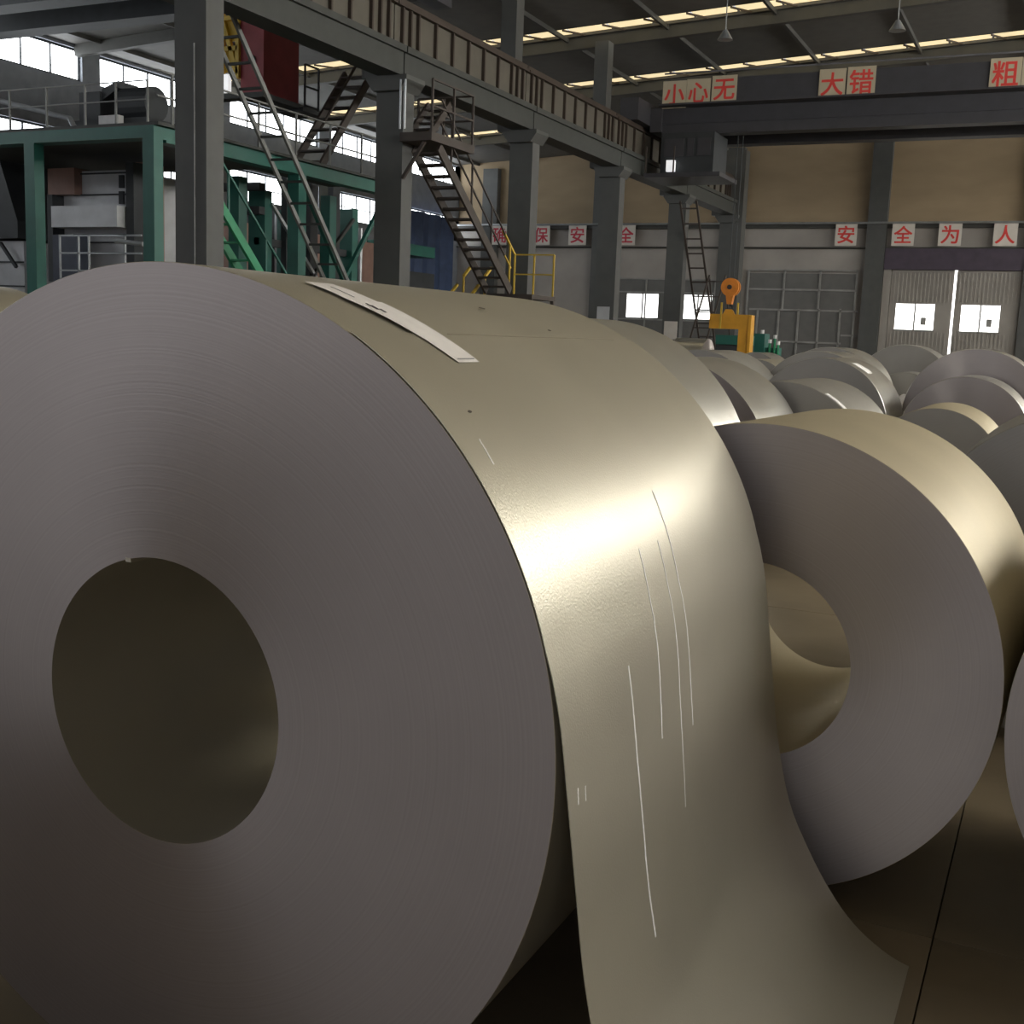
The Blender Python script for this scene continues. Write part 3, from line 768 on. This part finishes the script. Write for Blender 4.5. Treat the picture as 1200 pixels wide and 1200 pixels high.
# narrow ladder by the fifth column
t = thing('access_ladder', 'narrow dark ladder running from the crane cab level to the floor', 'ladder', (-11.4, 39, 0))
P0, P1 = at(808, 225, X=-11.6), at(838, 408, X=-11.6)
la = [(at(812, 222, X=-11.7), at(838, 372, X=-11.7)), (at(806, 285, X=-12.2), at(829, 408, X=-12.2))]
yT, yB, zT, zB = 37.2, 41.4, 5.9, 0.0
for x in (-11.95, -11.4): MB().beam((x, yT, zT), (x, yB, zB), 0.06, 0.06).build('side_rail', STAIR, t)
for k in range(13):
    f = (k + 0.5) / 13; MB().beam((-11.95, yT + (yB - yT) * f, zT - zT * f), (-11.4, yT + (yB - yT) * f, zT - zT * f), 0.05, 0.05).build('rung', STAIR, t)
t = thing('step_ladder', 'dark standing ladder crossing in front of the narrow ladder', 'ladder', (-11.4, 36, 0))
for x in (-11.1, -10.55): MB().beam((x, 35.2, 0.0), (x, 38.2, 3.6), 0.05, 0.05).build('side_rail', STAIR, t)
for k in range(7):
    f = (k + 0.6) / 7; MB().beam((-11.1, 35.2 + 3 * f, 3.6 * f), (-10.55, 35.2 + 3 * f, 3.6 * f), 0.04, 0.04).build('rung', STAIR, t)
for x in (-11.1, -10.55): MB().beam((x, 38.2, 3.6), (x, 40.0, 0.0), 0.04, 0.04).build('prop', STAIR, t)

# green pump unit near the far wall
t = thing('pump_unit', 'small green machine with white capped pipes by the lifting hook', 'machine', (-8.9, 38.5, 0))
a, b = at(880, 400, Y=38.5), at(911, 400, Y=38.5)
MB().box(a.x, a.x + 0.45, 38.5, 39.2, 0, 1.75).build('housing', GREEN, t)
MB().box(a.x + 0.45, b.x, 38.6, 39.2, 0, 1.3).build('base_tank', GREEN, t)
for k, (dx, h) in enumerate(((0.35, 1.75), (0.62, 1.45), (0.78, 1.6), (0.9, 1.4))):
    MB().tube((a.x + dx, 38.56, 0.9), (a.x + dx, 38.56, h), 0.04, 8).build('pipe', GREEN2, t)
    MB().tube((a.x + dx, 38.56, h), (a.x + dx, 38.56, h + 0.12), 0.06, 8).build('pipe_cap', WHITE, t)
t = thing('green_skid', 'low green frame behind the lifting hook', 'machine', (-9.6, 37, 0))
MB().box(-10.4, -9.3, 37.0, 37.6, 0, 1.35).build('skid_body', DARK, t)
MB().box(-10.4, -9.3, 36.95, 37.6, 1.35, 1.65).build('skid_top', GREEN, t)

# ------------------------------------------------------------------ pendant lamps
for px, py, nb in ((850, 41, 'near the board meaning nothing'), (1052, 30, 'near the board meaning mistake')):
    c = at(px, py, Y=30.0)
    t = thing('pendant_lamp', 'small bell shaped factory lamp under the roof, ' + nb, 'lamp', tuple(c), 'factory lamps')
    MB().tube((c.x, c.y, c.z + 0.12), (c.x, c.y, roof_z(c.x)), 0.015, 6).build('rod', GALV, t)
    MB().tube((c.x, c.y, c.z - 0.12), (c.x, c.y, c.z + 0.12), 0.2, 16, 0.05).build('shade', GALV, t)

# ------------------------------------------------------------------ left bay: green platform, tanks, red cab
t = thing('green_platform', 'green steel platform frame with railing, around the grey tank', 'platform', (-15.5, 15.2, 0))
for x in (-13.84, -16.55):
    MB().box(x - 0.34, x - 0.1, 15.2, 15.42, 0, 4.38).build('post', GREEN, t)
for y in (19.2, 22.4):
    for x in (-13.94, -15.4): MB().box(x - 0.26, x, y, y + 0.26, 0, 4.34).build('post', GREEN, t)
MB().box(-20.5, -13.94, 15.2, 15.5, 4.38, 4.58).build('front_beam', GREEN, t)
MB().box(-14.2, -13.94, 15.5, 22.8, 4.34, 4.58).build('side_beam', GREEN, t)
MB().box(-20.5, -13.84, 15.2, 20.0, 4.58, 4.63).build('deck', GIRD, t)
MB().box(-15.7, -13.84, 20.0, 22.8, 4.58, 4.63).build('deck', GIRD, t)
px_posts = [at(x, 140, Y=15.25).x for x in (12, 55, 100, 136, 173)] + [-20.2]
for i, x in enumerate(px_posts): MB().beam((x, 15.25, 4.63), (x, 15.25, 5.3), 0.03, 0.03).build('rail_post', LADG, t)
for z in (5.0, 5.3): MB().beam((-20.2, 15.25, z), (max(px_posts), 15.25, z), 0.02, 0.02).build('hand_rail', LADG, t)
for k in range(7):
    y = 15.6 + 1.15 * k; MB().beam((-13.9, y, 4.63), (-13.9, y, 5.45), 0.035, 0.035).build('rail_post', LADG, t)
for z in (5.05, 5.45): MB().beam((-13.9, 15.25, z), (-13.9, 22.6, z), 0.03, 0.03).build('hand_rail', LADG, t)
for (y0, y1) in ((19.4, 22.4),):
    MB().beam((-14.0, y0, 0.6), (-14.0, y1, 4.2), 0.08, 0.08).build('brace', GREEN, t)
    MB().beam((-14.0, y0, 4.2), (-14.0, y1, 0.6), 0.08, 0.08).build('brace', GREEN, t)
t = thing('drive_motor', 'dark motor unit with a white box on the green platform', 'motor', (-15, 16.5, 4.63))
a, b = at(86, 140, Y=16.3), at(172, 140, Y=16.3)
MB().box(a.x, b.x, 16.3, 17.1, 4.63, 4.95).build('bed', DARK, t)
MB().box(a.x + 0.1, a.x + 0.6, 16.35, 17.0, 4.95, 5.45).build('gear_box', DARK, t)
MB().tube((b.x - 0.75, 16.6, 5.22), (b.x - 0.05, 16.6, 5.22), 0.3, 20).build('motor_body', DARK, t)
MB().prism([(a.x + 0.6, 5.3), (b.x - 0.75, 5.5), (b.x - 0.75, 5.62), (a.x + 0.6, 5.5)], 1, 16.4, 16.9).build('guard', DARK, t)
c, e = at(118, 140, Y=16.2), at(141, 140, Y=16.2)
MB().box(c.x, e.x, 16.15, 16.28, 4.66, 4.98).build('white_box', WHITE, t)
t = thing('sloping_pipe', 'pale pipe sloping down behind the platform railing', 'pipe', (-17, 15.9, 5))
p, q, r2 = at(-40, 108, Y=15.9), at(82, 139, Y=15.9), at(91, 149, Y=15.9)
MB().tube(p, q, 0.05, 10).build('pipe_run', GALV, t); MB().tube(q, (r2.x, 15.9, 4.63), 0.05, 10).build('pipe_bend', GALV, t)
# banded grey tank behind the frame
t = thing('process_tank', 'big banded grey sheet metal tank inside the green platform frame', 'tank', (-16.5, 17.6, 0))
YT = 17.5
def rect(xa, ya, xb, yb, Y, depth, name, mt, par):
    a, b = at(xa, (ya + yb) / 2, Y=Y), at(xb, (ya + yb) / 2, Y=Y)
    zt, zb = at((xa + xb) / 2, ya, Y=Y).z, at((xa + xb) / 2, yb, Y=Y).z
    return MB().box(a.x, b.x, Y, Y + depth, zb, zt).build(name, mt, par)
g0, g1 = at(88, 250, Y=YT), at(150, 250, Y=YT)
MB().box(g0.x - 0.4, g1.x, YT, YT + 2.0, 0, 4.25).build('tank_body', TANK, t)
rect(60, 241, 137, 266, YT - 0.5, 0.5, 'collar', TANK, t)
for y in (203, 228, 243, 275, 284, 297): rect(86, y - 0.8, 150, y + 0.8, YT - 0.04, 0.05, 'band', DARK, t)
for y in (216, 235): rect(139, y - 11, 144, y + 4, YT - 0.05, 0.05, 'hatch', DARK, t)
rect(148, 190, 157, 330, YT - 0.3, 0.25, 'dark_pipe', DARK, t)
rect(56, 197, 87, 228, YT - 0.2, 0.6, 'brown_panel', TANKB, t)
rect(62, 275, 90, 330, YT - 0.55, 0.3, 'door_panel', mat('panel_navy', (0.05, 0.06, 0.09), 0.5), t)
rect(56, 228, 62, 330, YT - 0.3, 0.3, 'side_panel', DARK, t)
rect(157, 190, 167, 330, YT, 0.6, 'side_duct', TANKB, t)
rect(186, 225, 206, 330, YT + 1.5, 0.6, 'rear_duct', TANK, t)
t = thing('tank_railing', 'thin pale railing in front of the banded tank', 'railing', (-15.5, 16.4, 0))
for x in (70, 92, 104, 146):
    a = at(x, 275, Y=16.4); MB().beam((a.x, 16.4, 0), (a.x, 16.4, a.z), 0.03, 0.03).build('rail_post', GALV, t)
a, b = at(70, 276, Y=16.4), at(166, 276, Y=16.4)
for dz in (0, -0.32, -0.64): MB().beam((a.x, 16.4, a.z + dz), (b.x, 16.4, a.z + dz), 0.03, 0.03).build('hand_rail', GALV, t)
c, e = at(135, 282, Y=16.35), at(168, 286, Y=16.35); MB().tube(c, e, 0.04, 8).build('pale_pipe', GALV, t)
t = thing('settling_tank', 'dark hooded grey tank beside the green frame post', 'tank', (-19.5, 18, 0))
a, b = at(-60, 250, Y=18.0), at(27, 250, Y=18.0)
MB().box(a.x, b.x, 18.0, 19.5, 0, 2.95).build('tank_body', TANK, t)
zt = at(0, 185, Y=17.9).z
MB().prism([(a.x, 2.95), (b.x, 3.0), (b.x, 3.35), (b.x - 0.5, zt), (a.x, zt)], 1, 17.85, 19.6).build('hood', DARK, t)
MB().beam((b.x - 0.5, 17.84, 2.9), (b.x - 0.05, 17.84, 2.4), 0.06, 0.06).build('strut', DARK, t)
for z in (2.5, 2.0, 1.5): MB().box(a.x, b.x, 17.97, 18.0, z, z + 0.03).build('band', DARK, t)
# rolling line machinery behind, dark, with green rack
t = thing('green_rack', 'dark green machine rack with cross braces behind the first column', 'rack', (-16, 22, 0))
for (x, y) in ((-16.2, 20.8), (-16.2, 24.2), (-18.0, 20.8), (-18.0, 24.2)):
    MB().box(x - 0.22, x + 0.22, y, y + 0.25, 0, 4.25).build('post', GREEN, t)
for z in (1.9, 3.2): MB().beam((-16.2, 20.8, z), (-16.2, 24.4, z), 0.14, 0.16).build('side_beam', DARK, t)
for (y0, z0, y1, z1) in ((21.0, 1.2, 24.2, 4.0), (21.0, 4.0, 24.2, 1.2)):
    MB().beam((-15.95, y0, z0), (-15.95, y1, z1), 0.07, 0.07).build('brace', GALV if z0 > z1 else GIRD, t)
for z in (4.25, 3.75): MB().box(-18.2, -15.98, 20.6, 20.8, z, z + 0.16).build('cable_tray', DARK, t)
for y in (21.6, 22.5, 23.4): MB().box(-16.15, -16.0, y, y + 0.3, 0, 4.9).build('duct', DARK, t)
MB().beam((-16.1, 20.8, 4.85), (-16.1, 24.4, 4.85), 0.12, 0.18).build('top_beam', DARK, t)
t = thing('rolling_line', 'long dark machine line under the windows of the side bay', 'machine', (-23.5, 32, 0))
MB().box(-24.6, -22.5, 28.3, 36.0, 0, 3.0).build('bed', DARK, t)
for k in range(5): MB().box(-24.4, -22.6, 28.4 + 1.55 * k, 29.4 + 1.55 * k, 3.0, 4.4 + 0.7 * (k % 2)).build('stand', DARK if k % 2 else TANKB, t)
for k in range(4): MB().tube((-22.35, 29.7 + 1.55 * k, 0.0), (-22.35, 29.7 + 1.55 * k, 4.8), 0.08, 8).build('riser', GALV, t)
t = thing('far_machine', 'dark machine block beyond the green rack near the side wall', 'machine', (-24, 38, 0))
MB().box(-26.0, -22.6, 36.5, 40.0, 0, 3.6).build('block', DARK, t)
MB().box(-24.0, -23.4, 36.2, 36.4, 0, 4.6).build('duct', TANK, t)
MB().box(-26.0, -22.6, 36.4, 40.0, 4.2, 4.6).build('gantry', GREEN, t)
for x in (-25.9, -24.4, -22.7): MB().box(x - 0.1, x + 0.1, 36.4, 36.5, 0, 4.2).build('post', GREEN, t)
t = thing('green_stair', 'bright green stair beside the first column', 'stair', (-14.6, 18, 0))
for x in (-13.42, -13.86):
    MB().beam((x, 16.1, 3.55), (x, 19.6, 0.1), 0.06, 0.16).build('stringer', GREEN2, t)
for k in range(12):
    f = (k + 0.5) / 12; MB().box(-13.83, -13.45, 16.1 + 3.5 * f - 0.1, 16.1 + 3.5 * f + 0.1, 3.53 - 3.45 * f, 3.56 - 3.45 * f).build('tread', GREEN2, t)
MB().beam((-13.42, 16.1, 4.3), (-13.42, 19.6, 0.95), 0.035, 0.035).build('hand_rail', GREEN, t)
for f in (0.1, 0.4, 0.7, 0.98): MB().beam((-13.42, 16.1 + 3.5 * f, 3.55 - 3.45 * f), (-13.42, 16.1 + 3.5 * f, 4.3 - 3.35 * f), 0.035, 0.035).build('rail_post', GREEN, t)
# silver stair up to the crane girder
t = thing('girder_stair', 'steep silver grey ladder stair leaning against the crane girder', 'stair', (-13, 18, 0))
for x in (-12.82, -13.35):
    MB().beam((x, 15.3, 6.95), (x, 21.25, 0.0), 0.05, 0.08).build('stringer', LADG, t)
for k in range(20):
    f = (k + 0.5) / 20; y, z = 15.3 + 5.95 * f, 6.95 - 6.95 * f
    MB().beam((-13.33, y, z), (-12.84, y, z), 0.05, 0.04).build('tread', GIRD, t)
# a second dark stair near the second column
t = thing('bay_stair', 'dark stair with railing climbing to the side of the stair column', 'stair', (-13, 21, 0))
B0, B1 = at(375, 185, X=-14.3), at(437, 85, X=-14.3)
for dx in (0, -0.7):
    MB().beam((B0.x + dx, B0.y, 4.63), (B1.x + dx, B1.y, B1.z), 0.06, 0.16).build('stringer', STAIR, t)
for k in range(9):
    f = (k + 0.5) / 9; c = Vector((B0.x, B0.y, 4.63)).lerp(B1, f); MB().box(c.x - 0.68, c.x - 0.02, c.y - 0.12, c.y + 0.12, c.z, c.z + 0.03).build('tread', STAIR, t)
MB().beam((B0.x, B0.y, 5.4), (B1.x, B1.y, B1.z + 0.8), 0.04, 0.04).build('hand_rail', STAIR, t)
# red crane cab of the left bay
t = thing('crane_cab', 'red box shaped crane cab with yellow frame and flood lamp', 'crane cab', (-15.7, 20, 6.05))
MB().box(-16.0, -15.42, 20.0, 21.2, 6.1, 8.44).build('cab_wall', RED, t)
MB().box(-16.0, -15.4, 19.95, 21.25, 6.0, 6.1).build('cab_floor', DARK, t)
MB().box(-17.2, -15.2, 19.7, 20.0, 5.95, 6.05).build('walkway', GIRD, t)
for (p, q) in (((-16.05, 19.98, 6.5), (-16.45, 19.98, 7.6)), ((-16.45, 19.98, 7.6), (-16.05, 19.98, 7.6)), ((-16.45, 19.98, 6.4), (-16.45, 19.98, 8.44)), ((-16.05, 19.98, 6.4), (-16.05, 19.98, 8.44)), ((-16.45, 19.98, 7.0), (-16.05, 19.98, 7.0))):
    MB().beam(p, q, 0.09, 0.09).build('yellow_frame', YEL, t)
for z in (6.55, 7.15): MB().box(-16.4, -16.08, 20.02, 20.05, z, z + 0.42).build('yellow_panel', YEL, t)
MB().box(-16.42, -16.12, 19.75, 19.85, 6.1, 6.45).build('flood_lamp', LAMPM, t)
MB().tube((-15.7, 19.99, 6.75), (-15.7, 19.97, 6.75), 0.09, 14).build('vent', DARK, t)
for z in (6.1, 6.5, 6.95): MB().beam((-15.4, 21.4, z), (-15.4, 21.9, z), 0.035, 0.035).build('hand_rail', DARK, t)
for y in (21.4, 21.9): MB().beam((-15.4, y, 6.0), (-15.4, y, 6.95), 0.035, 0.035).build('rail_post', DARK, t)
MB().box(-16.0, -15.3, 21.2, 22.0, 5.95, 6.03).build('rear_step', DARK, t)
t = thing('bay_crane', 'dark crane bridge under the roof of the window bay, above the red cab', 'crane', (-19, 20, 8.6))
MB().box(-26.3, -13.0, 20.2, 20.8, 8.45, 8.95).build('bridge_girder', DARK, t)
MB().box(-26.3, -13.0, 22.0, 22.6, 8.45, 8.95).build('bridge_girder', DARK, t)
MB().box(-13.4, -12.97, 19.4, 23.4, 8.4, 8.9).build('end_carriage', CRANE, t)
# blue sheeting hung in the far corner
t = thing('blue_sheet', 'dark blue tarpaulin hanging in the far corner of the hall', 'tarpaulin', (-26.5, 48, 0))
mb = MB(); n = 12
for i in range(n + 1):
    y = 44.0 + 4.8 * i / n; dx = 0.12 * math.sin(i * 1.9)
    for x in (-26.55 + dx, -26.5 + dx):
        for z in (0.02, 6.6): mb.v.append((x, y, z))
for i in range(n):
    b = 4 * i; mb.f += [(b, b + 1, b + 5, b + 4), (b + 2, b + 6, b + 7, b + 3), (b + 1, b + 3, b + 7, b + 5), (b, b + 4, b + 6, b + 2)]
mb.f += [(0, 2, 3, 1), (4 * n, 4 * n + 1, 4 * n + 3, 4 * n + 2)]
mb.build('sheet', BLUE, t)
